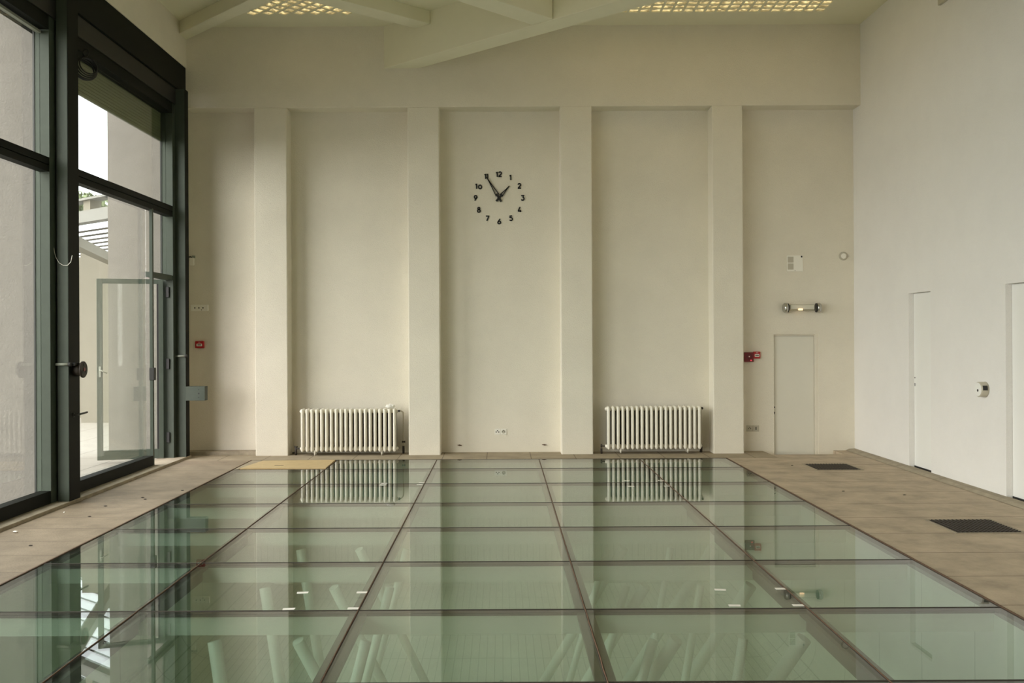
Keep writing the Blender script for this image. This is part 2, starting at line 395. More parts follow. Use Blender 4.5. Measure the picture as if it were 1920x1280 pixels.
# ------------------------------------------------------------------ glass floor
ORD = ['first', 'second', 'third', 'fourth', 'fifth', 'sixth', 'seventh', 'nearest']
COLN = ['leftmost', 'second from left', 'middle', 'second from right', 'rightmost']
SYN = ['green glass floor pane, %s column, %s row from the end wall']
g = .006
pane = {}
for i in range(5):
    for j in range(8):
        x0, x1, y1, y0 = GX[i]+g, GX[i+1]-g, GY[j]-g, GY[j+1]+g
        if i == 0 and j == 0: continue
        bm = bmesh.new(); w_, h_ = x1-x0, y1-y0
        box(bm, -w_/2, w_/2, -h_/2, h_/2, -.02, -.001)
        o = put('floor_pane', bm, 'gfloor', loc=((x0+x1)/2, (y0+y1)/2, 0))
        tag(o, SYN[0] % (COLN[i], ORD[j]), 'glass floor pane', 'glass panes of the walk-on floor')
bm = bmesh.new(); box(bm, GX[0], GX[1]-.01, GY[1]+.012, 15.18, -.14, -.016)
struct(put('floor', bm, 'floorb'), 'stone slab under the plywood board')
bm = bmesh.new(); prism(bm, [(GX[0],GY[1]+.0),(-4.02,GY[1]+.0),(-3.88,15.18),(GX[0],15.18)], -.015, 0)
struct(put('floor', bm, 'floorb'), 'slanting stone edge piece beside the plywood board')
# plywood hatch
t = thing('plywood_hatch', 'pale plywood board filling the far left corner of the glass floor', 'board', (-3.37, 14.64, 0))
bm = bmesh.new(); prism(bm, [(-.62,-.44),(.69,-.43),(.67,.48),(-.49,.44)], -.015, .012); put('board', bm, 'wood', t, bevel=.003)
B('hand_slot', 'iron', -.155, -.015, -.185, -.165, .010, .0145, t)
# steel grid below
t = thing('steel_grid', 'grey steel beam grid carrying the glass floor', 'frame', (0, 9.5, -.1))
def gl(x, y, z): return (x, y-9.5, z+.1)
for i in range(1, 5):
    x = GX[i]; bm = bmesh.new()
    box(bm, x-.062, x+.062, GY[-1]-9.5, GY[0]-9.5, .078-.028, .078)
    box(bm, x-.012, x+.012, GY[-1]-9.5, GY[0]-9.5, -.06, .05)
    put('long_beam', bm, 'flange', t)
for x, s in ((GX[0], 1), (GX[5], -1)):
    bm = bmesh.new(); a, b = sorted((x, x+s*.06)); box(bm, a, b, GY[-1]-9.5, GY[0]-9.5, .05, .078); put('edge_beam', bm, 'flange', t)
for j in range(1, 8):
    y = GY[j]-9.5; bm = bmesh.new(); box(bm, GX[0], GX[5], y-.018, y+.018, .060, .0775); put('cross_beam', bm, 'flange', t)
    bm = bmesh.new(); box(bm, GX[0]+.06, GX[5]-.06, y-.012, y+.012, -.074, .06); put('cross_web', bm, 'strut', t)
# joints
n = 0
tj = thing('joint_seal', 'dark and rust-brown sealing strips between the glass floor panes', 'seal', (0, 9.5, 0))
for i in range(0, 6):
    x = GX[i]; bm = bmesh.new(); box(bm, x-.0075, x+.0075, GY[-1]-9.5, GY[0]-9.5, -.02, .001)
    put('long_joint', bm, 'joint', tj)
    bm = bmesh.new()
    if 0 < i < 5:
        pts = [(x + random.uniform(-.002, .002), GY[-1]-9.5 + k*.15, .002) for k in range(int((GY[0]-GY[-1])/.15)+1)]
        tube(bm, pts, .0045, 6)
        put('rust_bead', bm, 'rust', tj)
    else:
        box(bm, x-.006, x+.010, GY[-1]-9.5, GY[0]-9.5, 0, .006)
        put('edge_strip', bm, 'rust', tj)
for j in range(0, 9):
    bm = bmesh.new(); box(bm, GX[0], GX[5], GY[j]-9.5-.0085, GY[j]-9.5+.0085, -.0205, .0012); put('cross_joint', bm, 'joint', tj)
# struts in the basin
def strut(top, bot, r, lab):
    t = thing('steel_strut', lab, 'strut', bot, 'tubular struts under the glass floor')
    tp = [top[k]-bot[k] for k in range(3)]; bm = bmesh.new(); tube(bm, [(0,0,0), tp], r, 18); put('strut_tube', bm, 'strut', t)
    bm = bmesh.new(); tube(bm, [(0,0,0),(0,0,.012)], r*1.6, 18); put('base_plate', bm, 'strut', t)
names = {6.83: 'second row from the near edge', 8.29: 'third row from the near edge', 9.77: 'fourth row from the near edge', 11.22: 'middle of the basin', 12.70: 'far part of the basin'}
for y in (6.83, 8.29, 9.77):
    for (xt, xb, dy, r, nm_) in ((-2.11, -1.75, -.3, .05, 'outer left leg'), (-1.50, -.76, .5, .045, 'middle left leg'), (-1.00, -1.45, -.3, .04, 'inner left leg'),
                                 (1.10, .53, -.3, .035, 'inner right leg'), (1.27, .33, .5, .05, 'second right leg'), (1.76, 1.38, -.3, .035, 'third right leg'), (2.235, 1.24, .5, .055, 'outer right leg')):
        strut((xt - .03*(xt > 2), y, -.222), (xb, y + dy, bz), r, 'pale tubular strut below the glass, %s, %s' % (nm_, names[y]))
# small stickers on the glass
for (x, y, a) in ((-1.576,6.869,.1),(-1.567,7.305,.15),(-1.10,6.874,0),(-1.10,7.304,.05),(1.707,7.329,-.1),(1.713,6.901,-.05),(2.19,7.351,0),(2.185,6.899,0),
                  (-1.608,12.595,0),(-1.612,12.741,0),(-1.114,12.60,0),(-1.10,12.771,0),(1.709,12.38,0),(1.717,12.859,0),(2.19,12.386,0),(2.19,12.867,0)):
    side = 'left' if x < 0 else 'right'; dist = 'near' if y < 9 else 'far'
    k = ('outer' if abs(x) > 1.4 and x < 0 or x > 2 else 'inner')
    bm = bmesh.new(); h = .024; q = .042 if y < 9 else .04
    vs = [(-q, -h), (q, -h), (q+.006, h), (-q, h)]; prism(bm, vs, 0, .0015)
    o = put('paper_sticker', bm, 'paper', loc=(x, y, .0005)); o.rotation_euler = (0, 0, a)
    tag(o, 'small white sticker on the %s glass floor, %s half, %s one of its pair, %s' % (dist, side, k, 'front' if (y < 7.1 or 12 < y < 12.65) else 'back'), 'sticker', 'white paper stickers on the glass floor')

# ------------------------------------------------------------------ floor gratings
def grating(cx, cy, w_, d_, lab):
    t = thing('floor_grating', lab, 'grating', (cx, cy, .001))
    bm = bmesh.new(); e = .03
    box(bm, -w_/2, w_/2, -d_/2, -d_/2+e, 0, .006); box(bm, -w_/2, w_/2, d_/2-e, d_/2, 0, .006)
    box(bm, -w_/2, -w_/2+e, -d_/2+e, d_/2-e, 0, .006); box(bm, w_/2-e, w_/2, -d_/2+e, d_/2-e, 0, .006)
    put('grating_rim', bm, 'stonetrim', t)
    bm = bmesh.new(); box(bm, -w_/2+e, w_/2-e, -d_/2+e, d_/2-e, 0, .001); put('drain_pit', bm, 'pit', t)
    bm = bmesh.new(); nx = 15
    for k in range(1, nx):
        x = -w_/2+e + (w_-2*e)*k/nx; box(bm, x-.005, x+.005, -d_/2+e, d_/2-e, .001, .009)
    for k in range(1, 13):
        y = -d_/2+e + (d_-2*e)*k/13; box(bm, -w_/2+e, w_/2-e, y-.006, y+.006, .001, .007)
    put('grating_bars', bm, 'grate', t)
grating(4.90, 9.70, .72, .72, 'dark square metal floor grating nearest the viewer by the right wall')
grating(4.98, 14.08, .70, .70, 'dark square metal floor grating in front of the grey door')

# ------------------------------------------------------------------ doors
t = sempty('door_2', 'grey-white flush door in the end wall', (DX0, YN, DZ0))
w_ = DX1-DX0; h_ = DZ1-DZ0
B('door_leaf', 'door', .008, w_-.06, .055, .10, .006, h_-.035, t, bevel=.002)
B('door_frame', 'wall', w_-.055, w_, .02, .12, 0, h_, t); B('door_frame', 'wall', 0, w_, .04, .12, h_-.03, h_, t)
bm = bmesh.new(); tube(bm, [(.022,.056,.835),(.022,.05,.835)], .012, 12); put('latch_hole', bm, 'ink', t)
bm = bmesh.new(); tube(bm, [(.022,.056,.745),(.022,.05,.745)], .011, 12); box(bm, .016, .028, .05, .056, .715, .745); put('keyhole', bm, 'ink', t)
for nme, d, lab in (('door_3', D3, 'white flush door recessed in the right wall, farther one'), ('door_4', D4, 'white flush door recessed in the right wall, nearest the viewer')):
    t = sempty(nme, lab, (XR, d[0], 0)); w_ = d[1]-d[0]
    B('door_leaf', 'doorw', .077, .12, .004, w_-.004, .04, d[2]-.004, t)
    B('door_threshold', 'ink', .074, .13, 0, w_, .0, .039, t)
    if nme == 'door_3':
        bm = bmesh.new(); tube(bm, [(.078, w_-.03, 1.35),(.073, w_-.03, 1.35)], .010, 10); put('latch_hole', bm, 'ink', t)
        bm = bmesh.new(); tube(bm, [(.078, w_-.03, 1.26),(.073, w_-.03, 1.26)], .010, 10); box(bm, .073, .078, w_-.036, w_-.024, 1.225, 1.26); put('keyhole', bm, 'ink', t)

# ------------------------------------------------------------------ steel glazing on the left
def glazing(nme, y0, y1, lab, fixed=True):
    t = sempty(nme, lab, (-5.45, y0, .04)); L_ = y1-y0
    B('bottom_rail', 'dark', -.05, .09, 0, L_, 0, .15, t, bevel=.004)
    bm = bmesh.new(); box(bm, -.04, .085, 0, L_, 3.94, 4.015); box(bm, -.04, .09, 0, L_, 4.025, 4.11); box(bm, -.03, .07, 0, L_, 4.0, 4.03)
    put('transom', bm, 'dark', t, bevel=.003)
    bm = bmesh.new(); box(bm, -.08, .09, L_-.0, L_+.16, 0, 5.8); put('far_jamb', bm, 'green', t)
    bm = bmesh.new(); box(bm, -.10, -.08, L_-.01, L_+.01, .1, 5.8); put('gasket', bm, 'black', t)
    B('near_jamb', 'green', -.08, .09, 0, .06, 0, 5.8, t)
    B('pane', 'gwin', -.024, -.016, .04, L_, .12, 3.96, t); B('pane', 'gwin', -.024, -.016, .04, L_, 4.08, 5.62, t)
    bm = bmesh.new(); box(bm, -.05, .0, .03, L_, 5.585, 5.615); put('top_rail', bm, 'alu', t)
for k, (a, b) in enumerate(((7.35, 11.09), (3.15, 6.89), (-1.05, 2.69), (-4.4, -1.51))):
    glazing('window_%d' % (k+2), a, b, ['tall steel framed window nearest the viewer', 'tall steel window beside the viewer', 'tall steel window behind the viewer', 'last tall steel window behind the viewer'][k])
# far bay with side light and door opening
t = sempty('window_1', 'tall dark green steel window with door opening at its far end', (-5.45, 11.5, .04)); o = 11.5
B('bottom_rail', 'dark', -.05, .09, 0, 14.36-o, 0, .15, t, bevel=.004)
bm = bmesh.new(); L_ = 15.25-o
box(bm, -.04, .085, 0, L_, 3.94, 4.015); box(bm, -.04, .09, 0, L_, 4.025, 4.11); box(bm, -.03, .07, 0, L_, 4.0, 4.03)
put('transom', bm, 'dark', t, bevel=.003)
B('far_jamb', 'green', -.09, .09, L_, L_+.115, 0, 5.8, t); B('near_jamb', 'green', -.08, .09, 0, .06, 0, 5.8, t)
B('gasket', 'black', -.11, -.085, L_-.012, L_+.01, .05, 5.8, t)
mu = B('mullion', 'green', .045, .09, 14.345-o, 14.40-o, 0, 3.95, t)
lk = B('lock_box', 'black', .04, .115, 14.33-o, 14.42-o, 1.31, 1.50, mu, bevel=.005)
B('door_head', 'green', -.03, .08, 14.38-o, L_, 2.90, 2.98, t)
B('pane', 'gwin', -.024, -.016, .04, 14.36-o, .12, 3.96, t)
B('pane', 'gwin', -.024, -.016, 14.38-o, L_, 2.96, 3.96, t); B('pane', 'gwin', -.024, -.016, .04, L_, 4.08, 5.62, t)
for zz in (.25, 1.45, 2.62):
    B('hinge', 'black', -.02, .03, L_-.03, L_+.0, zz, zz+.17, t, bevel=.003)
# open glazed door leaf
ang = math.atan2(14.92-15.20, -6.42+5.52)
t = sempty('door_1', 'glazed green steel door leaf standing open outside', (-5.50, 15.19, .05)); t.rotation_euler = (0, 0, ang)
Wd = 1.0; Hd = 2.90
bm = bmesh.new(); box(bm, 0, .07, -.025, .025, 0, Hd); box(bm, Wd-.085, Wd, -.025, .025, 0, Hd); box(bm, .07, Wd-.085, -.025, .025, 0, .15); box(bm, .07, Wd-.085, -.025, .025, Hd-.075, Hd)
put('door_frame', bm, 'green', t, bevel=.003)
bm = bmesh.new(); box(bm, .068, Wd-.083, -.004, .004, .148, Hd-.073); put('door_pane', bm, 'gwin', t)
bm = bmesh.new(); box(bm, .07, .10, .0, .02, .15, Hd-.075); put('gasket', bm, 'black', t)
# camera sees this handle face: local +y points towards -Y after the rotation
sgn = 1 if math.cos(ang) < 0 else -1
bm = bmesh.new(); box(bm, Wd-.06, Wd-.03, sgn*.025, sgn*.037, 1.33, 1.50) if sgn > 0 else box(bm, Wd-.06, Wd-.03, -.037, -.025, 1.33, 1.50)
hd = put('handle_plate', bm, 'alu', t)
bm = bmesh.new(); tube(bm, [(Wd-.045, sgn*.03, 1.44), (Wd-.045, sgn*.075, 1.44), (Wd-.07, sgn*.08, 1.435), (Wd-.155, sgn*.08, 1.39)], .011, 10); put('lever', bm, 'alu', hd)
# posts
def post(y, lab, far=False, group=None):
    t = thing('steel_post', lab, 'post', (-5.2, y, .04), group)
    D_ = .17 if far else .29
    bm = bmesh.new(); box(bm, -.17 if far else -.135, 0, 0, D_, 0, 6.055); put('post_box', bm, 'green', t, bevel=.004)
    B('shaded_face', 'dark', 0, .004, .003, D_-.003, 0, 6.055, t)  # dark skin paints the shade onto the room side of the post
    if not far: B('gap_shade_web', 'black', -.30, -.135, .06, .20, 0, 5.62, t)  # black stands in for the shade in the gap between post and frame
    else: B('gap_shade_web', 'black', -.20, -.17, .02, D_, 0, 5.62, t)
    return t
pm = post(11.21, 'dark green steel post in the middle of the visible glazing, carrying the black winder')
post(7.01, 'dark green steel post just outside the view on the left'); post(2.81, 'dark green steel post beside the viewer'); post(-1.39, 'dark green steel post behind the viewer')
pf = post(15.37, 'dark green steel post at the far end against the end wall', True)
for y, xx in ((11.21, 1.688), (15.37, 1.70)):
    pass
def rod(x0, x1, y, zz, lab):
    t = thing('stay_rod', lab, 'rod', (x0, y, zz)); bm = bmesh.new(); tube(bm, [(0,-.02,0),(x1-x0,-.02,0)], .017 if y < 12 else .016, 12); put('rod', bm, 'alu', t)
    bm = bmesh.new(); tube(bm, [(x1-x0,-.02,0),(x1-x0+.035,-.02,0)], .026, 12); put('rod_knob', bm, 'black', t)
rod(-5.345, -5.19, 11.21, 1.688, 'short pale rod with black knob on the middle steel post')
rod(-5.36, -5.20, 15.37, 1.70, 'short pale rod with black knob on the far steel post')
# black winder drum
t = thing('cable_winder', 'black drum winder with round end plate on the middle steel post', 'winder', (-5.196, 11.36, 1.62))
bm = bmesh.new(); tube(bm, [(0,0,0),(.10,0,0)], .078, 28); put('drum', bm, 'iron', t)
bm = bmesh.new(); tube(bm, [(.095,0,0),(.112,0,0),(.118,0,0)], [.100,.100,.092], 32); pl = put('end_plate', bm, 'iron', t)
for a in (90, 210, 330):
    q = math.radians(a); bm = bmesh.new(); tube(bm, [(.1175,.058*math.cos(q),.058*math.sin(q)),(.122,.058*math.cos(q),.058*math.sin(q))], .018, 12); put('end_plate_hole', bm, 'black', pl)
bm = bmesh.new(); tube(bm, [(.118,0,0),(.124,0,0)], .024, 14); put('hub_cap', bm, 'redd', pl)
B('winder_bracket', 'black', 0, .07, -.14, -.03, .05, .085, t, bevel=.004)
t = thing('door_latch', 'small black latch low on the middle steel post', 'latch', (-5.196, 11.32, 1.07))
bm = bmesh.new(); tube(bm, [(.0,0,0),(.03,0,0),(.035,.05,.0),(.035,.30,.01)], .012, 10); put('latch_bar', bm, 'black', t)
bm = bmesh.new(); tube(bm, [(0,.0,0),(.012,.0,0)], .025, 12); put('latch_plate', bm, 'black', t)
# steel bracket on far post
t = thing('steel_bracket', 'green steel box bracket with three holes sticking out of the far post', 'bracket', (-5.196, 15.37, .965))
B('bracket_box', 'green', 0, .315, -.02, .13, 0, .232, t, bevel=.003)
for zz, rr in ((.18, .009), (.117, .014), (.052, .009)):
    bm = bmesh.new(); tube(bm, [(.215,-.0195,zz),(.215,-.0215,zz)], rr, 12); put('bolt_hole', bm, 'black', t)
# white wire hooked on the post
bm = bmesh.new()
P_ = [(-.195,0,.17),(-.17,0,.165),(-.155,0,.06),(-.14,0,.0),(-.10,0,-.07),(-.05,0,-.10),(0,0,-.10),(.04,0,-.06),(.058,0,.02)]
tube(bm, P_, .0035, 6); o = put('wire', bm, 'labelw', loc=(-5.2, 11.195, 2.975)); tag(o, 'thin white wire looped across the middle steel post', 'wire')
# fascia and roller box
bm = bmesh.new(); box(bm, -5.45, -5.31, -4.38, 15.765, 6.10, 6.55); o = put('steel_fascia', bm, 'dark', bevel=.004); tag(o, 'black-green steel fascia beam above the windows', 'beam')
t = thing('shutter_box', 'dark steel shutter box running along the top of the windows', 'box', (-5.36, 5.5, 5.67))
B('box_body', 'dark', -.28, .0, -9.85, 9.85, 0, .42, t, bevel=.004)
B('box_lip', 'black', .0, .022, -9.85, 9.85, .16, .42, t, bevel=.003)
t = thing('roller_shutter', 'olive roller shutter partly lowered over the far window', 'shutter', (-5.555, 11.55, 5.21))
bm = bmesh.new()
for k in range(10):
    box(bm, -.008, .010, 0, 3.70, .012+k*.0455, .012+k*.0455+.037)
    box(bm, -.006, -.001, 0, 3.70, k*.0455+.002, k*.0455+.018)
put('shutter_slats', bm, 'shutter', t)
B('bottom_bar', 'alu', -.012, .012, 0, 3.70, -.004, .012, t)
# coil of cable hung at the top
t = thing('cable_coil', 'round coil of black cable hanging under the shutter box by the middle post', 'cable coil', (-5.27, 11.88, 5.44))
ax = Vector((.75, -.62, .25)).normalized(); u_ = ax.cross(Vector((0,0,1))).normalized(); v_ = ax.cross(u_)
for k in range(6):
    bm = bmesh.new(); off = (k-2.5)*.026; rr = .155 - .012*abs(k-1.5)
    tube(bm, [ax*off + (u_*math.cos(a_)+v_*math.sin(a_))*rr for a_ in [2*math.pi*i/32 for i in range(32)]], .0095, 8, closed=True)
    put('cable_loop', bm, 'black', t)
bm = bmesh.new(); tube(bm, [Vector((0,0,.19)) + Vector((math.cos(a_)*.045, -math.cos(a_)*.02, math.sin(a_)*.045)) for a_ in [2*math.pi*i/20 for i in range(20)]], .007, 8, closed=True); put('hanging_hook', bm, 'black', t)

# ------------------------------------------------------------------ outside: fins, roof, terrace, wing with pergola
for k, y in enumerate((16.15, 11.36)):
    bm = bmesh.new(); box(bm, -6.80 if k == 0 else -6.4, -5.66, y, y+.33, -.05, 7.4 if k == 0 else 6.5)
    struct(put('wall_outside', bm, 'stucco'), 'grey rendered outdoor buttress %s' % ['beyond the far window', 'behind the middle post', 'left of the view', 'beside the viewer', 'behind the viewer'][k])
bm = bmesh.new(); box(bm, -6.15, -5.62, 10.2, 16.145, 6.42, 6.7); struct(put('ceiling_outside', bm, 'stucco'), 'rendered slab above the outdoor buttresses')
bm = bmesh.new(); quad(bm, (-60,-40,-.01),(-5.6,-40,-.01),(-5.6,90,-.01),(-60,90,-.01)); struct(put('floor_outside', bm, 'terrace'), 'pale tiled terrace outside')
bm = bmesh.new(); box(bm, -14.0, -6.9, 23.6, 24.0, -.05, 4.05); box(bm, -10.0, -6.9, 22.2, 23.6, -.05, 4.05)
struct(put('wall_outside', bm, 'farwall'), 'beige wall of the garden wing')
t = thing('pergola', 'pale slatted glass pergola roof against the beige garden wing', 'pergola', (-8.5, 20, 4.1))
dv = Vector((-1.0, .80, 0)).normalized()
def slat_at(k): return Vector((2.4, -3.3 + k*.55, 0))
for k in range(13):
    p0 = slat_at(k); bm = bmesh.new(); tube(bm, [p0, p0 + dv*7.5], .020, 4); put('slat', bm, 'slat', t)
bm = bmesh.new(); prism(bm, [(.50,-3.0),(.72,-3.0),(-.56,2.15),(-.78,2.15)], -.38, -.19); put('long_beam', bm, 'farwall', t)
p0 = slat_at(-.3); q0 = p0 + dv*7.5; p0 = p0 + dv*1.0; nn = Vector((.80, 1, 0)).normalized()*.22
bm = bmesh.new(); prism(bm, [(p0.x,p0.y),(p0.x-nn.x,p0.y-nn.y),(q0.x-nn.x,q0.y-nn.y),(q0.x,q0.y)], .10, .32); put('front_fascia', bm, 'fascia', t)
bm = bmesh.new(); prism(bm, [(p0.x,p0.y),(p0.x-nn.x*1.3,p0.y-nn.y*1.3),(q0.x-nn.x*1.3,q0.y-nn.y*1.3),(q0.x,q0.y)], .50, .54); put('roof_slab', bm, 'fascia', t)
for f_ in (.12, .5): 
    p = p0 + dv*7.5*f_; bm = bmesh.new(); prism(bm, [(p.x,p.y),(p.x+dv.x*.25,p.y+dv.y*.25),(p.x+dv.x*.25-nn.x,p.y+dv.y*.25-nn.y),(p.x-nn.x,p.y-nn.y)], .32, .50); put('slab_support', bm, 'farwall', t)
t = thing('tree', 'distant grey-green tree above the garden wing', 'tree', (-47, 105, 0))
bm = bmesh.new(); tube(bm, [(-1.5,0,0),(-1.3,0,8),(-.6,0,16.5)], [.35,.28,.15], 10); put('trunk', bm, 'iron', t)
bm = bmesh.new()
for k in range(700):
    d = Vector((random.gauss(0,1), random.gauss(0,1), random.gauss(0,1))).normalized()*random.random()**.4
    p = Vector((d.x*3.0, d.y*3, 17.0 + d.z*1.4)); a = Vector((random.uniform(-1,1), random.uniform(-1,1), random.uniform(-1,1))).normalized()*.38
    b = a.cross(Vector((random.uniform(-1,1), random.uniform(-1,1), random.uniform(-1,1)))).normalized()*.2
    quad(bm, p-a, p-b, p+a, p+b)
put('foliage', bm, 'leaf', t)

# ------------------------------------------------------------------ radiators
def rad_section():
    bm = bmesh.new(); H0, H1 = .050, .775
    for q, (dy, R0) in enumerate(((0, .0255), (.075, .018), (.150, .018))):
        zs = [(H0, .3), (H0+.004, .62), (H0+.012, .88), (H0+.026, 1), (H1-.026, 1), (H1-.012, .88), (H1-.004, .62), (H1, .3)]
        tube(bm, [(0, dy, z_) for z_, _ in zs], [R0*r_ for _, r_ in zs], 16)
    for zc in (H0+.045, H1-.045):
        tube(bm, [(0,-.005,zc),(0,.165,zc)], .030, 14)
        tube(bm, [(-.0408,.075,zc),(.0408,.075,zc)], .034, 14)
    return bm
sec_mesh = None
def radiator(x0, n, pitch, z0, lab, label_grp):
    global sec_mesh
    t = thing('radiator', lab, 'radiator', (x0, 15.74, z0), label_grp)
    for k in range(n):
        if sec_mesh is None:
            o = put('radiator_section', rad_section(), 'rad', t); sec_mesh = o.data
        else:
            o = bpy.data.objects.new('radiator_section', sec_mesh); COL.objects.link(o); o.parent = t
        o.location = (k*pitch, 0, 0)
    W_ = (n-1)*pitch
    B('gap_shade_panel', 'pit', -.02, W_+.02, .178, .184, .085, .735, t)  # added dark sheet standing in for the shade between the columns
    for xx in (.205, .205 + 1.13):
        bm = bmesh.new(); tube(bm, [(xx,.02,-.012),(xx,.015,.02),(xx,.02,.075)], [.009,.012,.022], 10); tube(bm, [(xx,.14,-.012),(xx,.145,.02),(xx,.14,.075)], [.009,.012,.022], 10)
        put('radiator_foot', bm, 'rad', t)
    for xx, s in ((0, -1), (W_, 1)):
        for zc in (.10, .73):
            bm = bmesh.new(); tube(bm, [(xx+s*.02,.075,zc),(xx+s*.045,.075,zc),(xx+s*.058,.075,zc)], [.030,.030,.012], 12)
            put('end_plug', bm, 'rad', t)
    return t, W_
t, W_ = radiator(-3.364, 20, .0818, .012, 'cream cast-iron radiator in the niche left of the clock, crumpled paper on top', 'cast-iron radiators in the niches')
bm = bmesh.new(); tube(bm, [(W_+.05,.075,.73),(W_+.10,.10,.73),(W_+.125,.20,.70),(W_+.125,.24,.62),(W_+.125,.24,.12)], .011, 10); put('supply_pipe', bm, 'pipe', t)
bm = bmesh.new(); tube(bm, [(W_+.125,.24,-.01),(W_+.125,.24,.12)], .020, 10); put('pipe_sleeve', bm, 'iron', t)
bm = bmesh.new(); tube(bm, [(W_+.07,.09,.73),(W_+.07,.04,.735)], [.020,.016], 10); put('valve_knob', bm, 'iron', t)
bm = bmesh.new(); tube(bm, [(W_+.10,.24,.19),(W_+.155,.24,.19)], .017, 10); put('pipe_union', bm, 'iron', t)
bm = bmesh.new(); tube(bm, [(-.05,.075,.10),(-.13,.09,.10)], .012, 10); tube(bm, [(-.13,.09,-.01),(-.13,.09,.135)], [.018,.018], 10); tube(bm, [(-.16,.09,.13),(-.10,.09,.13)], .010, 8); tube(bm, [(-.13,.1,.03),(-.21,.22,.01)], .014, 8); put('return_valve', bm, 'iron', t)
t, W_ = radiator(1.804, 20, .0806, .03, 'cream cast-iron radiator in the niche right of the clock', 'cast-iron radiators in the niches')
bm = bmesh.new(); tube(bm, [(W_+.05,.075,.73),(W_+.07,.10,.72),(W_+.075,.24,.69),(W_+.075,.24,.12)], .011, 10); put('supply_pipe', bm, 'pipe', t)
bm = bmesh.new(); tube(bm, [(W_+.075,.24,-.03),(W_+.075,.24,.10)], .022, 10); put('pipe_sleeve', bm, 'iron', t)
bm = bmesh.new(); tube(bm, [(W_+.055,.09,.735),(W_+.055,.03,.735)], [.022,.018], 12); put('valve_knob', bm, 'iron', t)
bm = bmesh.new(); tube(bm, [(-.05,.075,.10),(-.115,.09,.10)], .011, 10); tube(bm, [(-.115,.09,-.03),(-.115,.09,.06)], .017, 10); tube(bm, [(-.115,.09,.075),(-.115,.09,.13)], .015, 10); put('return_valve', bm, 'iron', t)
# crumpled paper on the left radiator
bm = bmesh.new(); bmesh.ops.create_icosphere(bm, subdivisions=3, radius=1)
for v in bm.verts:
    k = random.uniform(.72, 1.05); v.co = Vector((v.co.x*.085*k, v.co.y*.07*k, v.co.z*.045*k))
o = put('crumpled_paper', bm, 'paper', loc=(-1.885, 15.79, .824)); tag(o, 'crumpled white paper lying on top of the left radiator', 'paper')

# ------------------------------------------------------------------ wall clock
t = thing('wall_clock', 'black frameless wall clock of loose numerals and two open hands', 'clock', (-.027, YN, 4.385))
def stroke(bm, pts, wd, depth=.012, closed=False):
    pts = [Vector((p[0], p[1])) for p in pts]; n = len(pts); lft = []; rgt = []
    for i, p in enumerate(pts):
        if closed: a = pts[i-1]; b = pts[(i+1)%n]
        else: a = pts[max(i-1,0)]; b = pts[min(i+1,n-1)]
        d = (b-a).normalized(); nn = Vector((-d.y, d.x))
        if 0 < i < n-1 or closed:
            d1 = (p-a).normalized(); c_ = max(.35, abs(nn.dot(Vector((-d1.y, d1.x)))))
        else: c_ = 1
        lft.append(p+nn*wd/2/c_); rgt.append(p-nn*wd/2/c_)
    F0 = [bm.verts.new((q.x, -depth, q.y)) for q in lft]; F1 = [bm.verts.new((q.x, -depth, q.y)) for q in rgt]
    K0 = [bm.verts.new((q.x, 0, q.y)) for q in lft]; K1 = [bm.verts.new((q.x, 0, q.y)) for q in rgt]
    m = n if closed else n-1
    for i in range(m):
        j = (i+1) % n
        bm.faces.new([F0[i],F0[j],F1[j],F1[i]]); bm.faces.new([K0[j],K0[i],K1[i],K1[j]]); bm.faces.new([F0[j],F0[i],K0[i],K0[j]]); bm.faces.new([F1[i],F1[j],K1[j],K1[i]])
    if not closed:
        for i in (0, n-1): bm.faces.new([F0[i], F1[i], K1[i], K0[i]])
def A2(cx, cz, rx, rz, a0, a1, n=14): return [(cx+rx*math.cos(math.radians(a0+(a1-a0)*i/n)), cz+rz*math.sin(math.radians(a0+(a1-a0)*i/n))) for i in range(n+1)]
# digits in a cell about .6 wide, 1 tall
DG = {
 '0': [(A2(0,.36,.30,.36,0,342,20), True)],
 '1': [([(-.20,.76),(.0,.93)], False), ([(.02,0),(.02,1.0)], False)],
 '2': [(A2(0,.72,.26,.26,170,-20,10)+[(-.27,.07)], False), ([(-.33,.07),(.32,.07)], False)],
 '3': [([(-.26,.93),(.27,.93),(.02,.60)], False), (A2(0,.31,.28,.29,85,-150,14), False)],
 '4': [([(.12,1.0),(-.26,.22)], False), ([(-.33,.20),(.34,.20)], False), ([(.16,.0),(.16,.42)], False)],
 '5': [([(.26,.93),(-.16,.93),(-.20,.52)], False), (A2(0,.32,.28,.29,125,-150,16), False)],
 '6': [(A2(0,.29,.27,.27,0,342,18), True), ([(-.25,.40),(.20,1.0)], False)],
 '7': [([(-.32,.93),(.28,.93)], False), ([(.30,.99),(-.12,.0)], False)],
 '8': [(A2(0,.27,.27,.26,0,342,18), True), (A2(0,.75,.20,.20,0,342,16), True)],
 '9': [(A2(0,.70,.26,.27,0,342,18), True), ([(.25,.60),(-.16,.0)], False)],
}
HN = .088
for k in range(1, 13):
    a = math.radians(90 - 30*k); R_ = .405 if k not in (11,) else .43
    cx, cz = R_*math.cos(a), R_*math.sin(a); s = str(k)
    if k == 12: cz = .405
    bm = bmesh.new(); tot = {1: [0], 2: [-.30*HN, .26*HN]}[len(s)]
    if s == '12': tot = [-.36*HN, .22*HN]
    if s == '10': tot = [-.42*HN, .28*HN]
    if s == '11': tot = [-.20*HN, .20*HN]
    for ch, dx in zip(s, tot):
        for pts, cl in DG[ch]:
            stroke(bm, [(cx + dx + p[0]*HN, cz - HN/2 + p[1]*HN) for p in pts], .021, .012, cl)
    put('numeral', bm, 'clock', t)
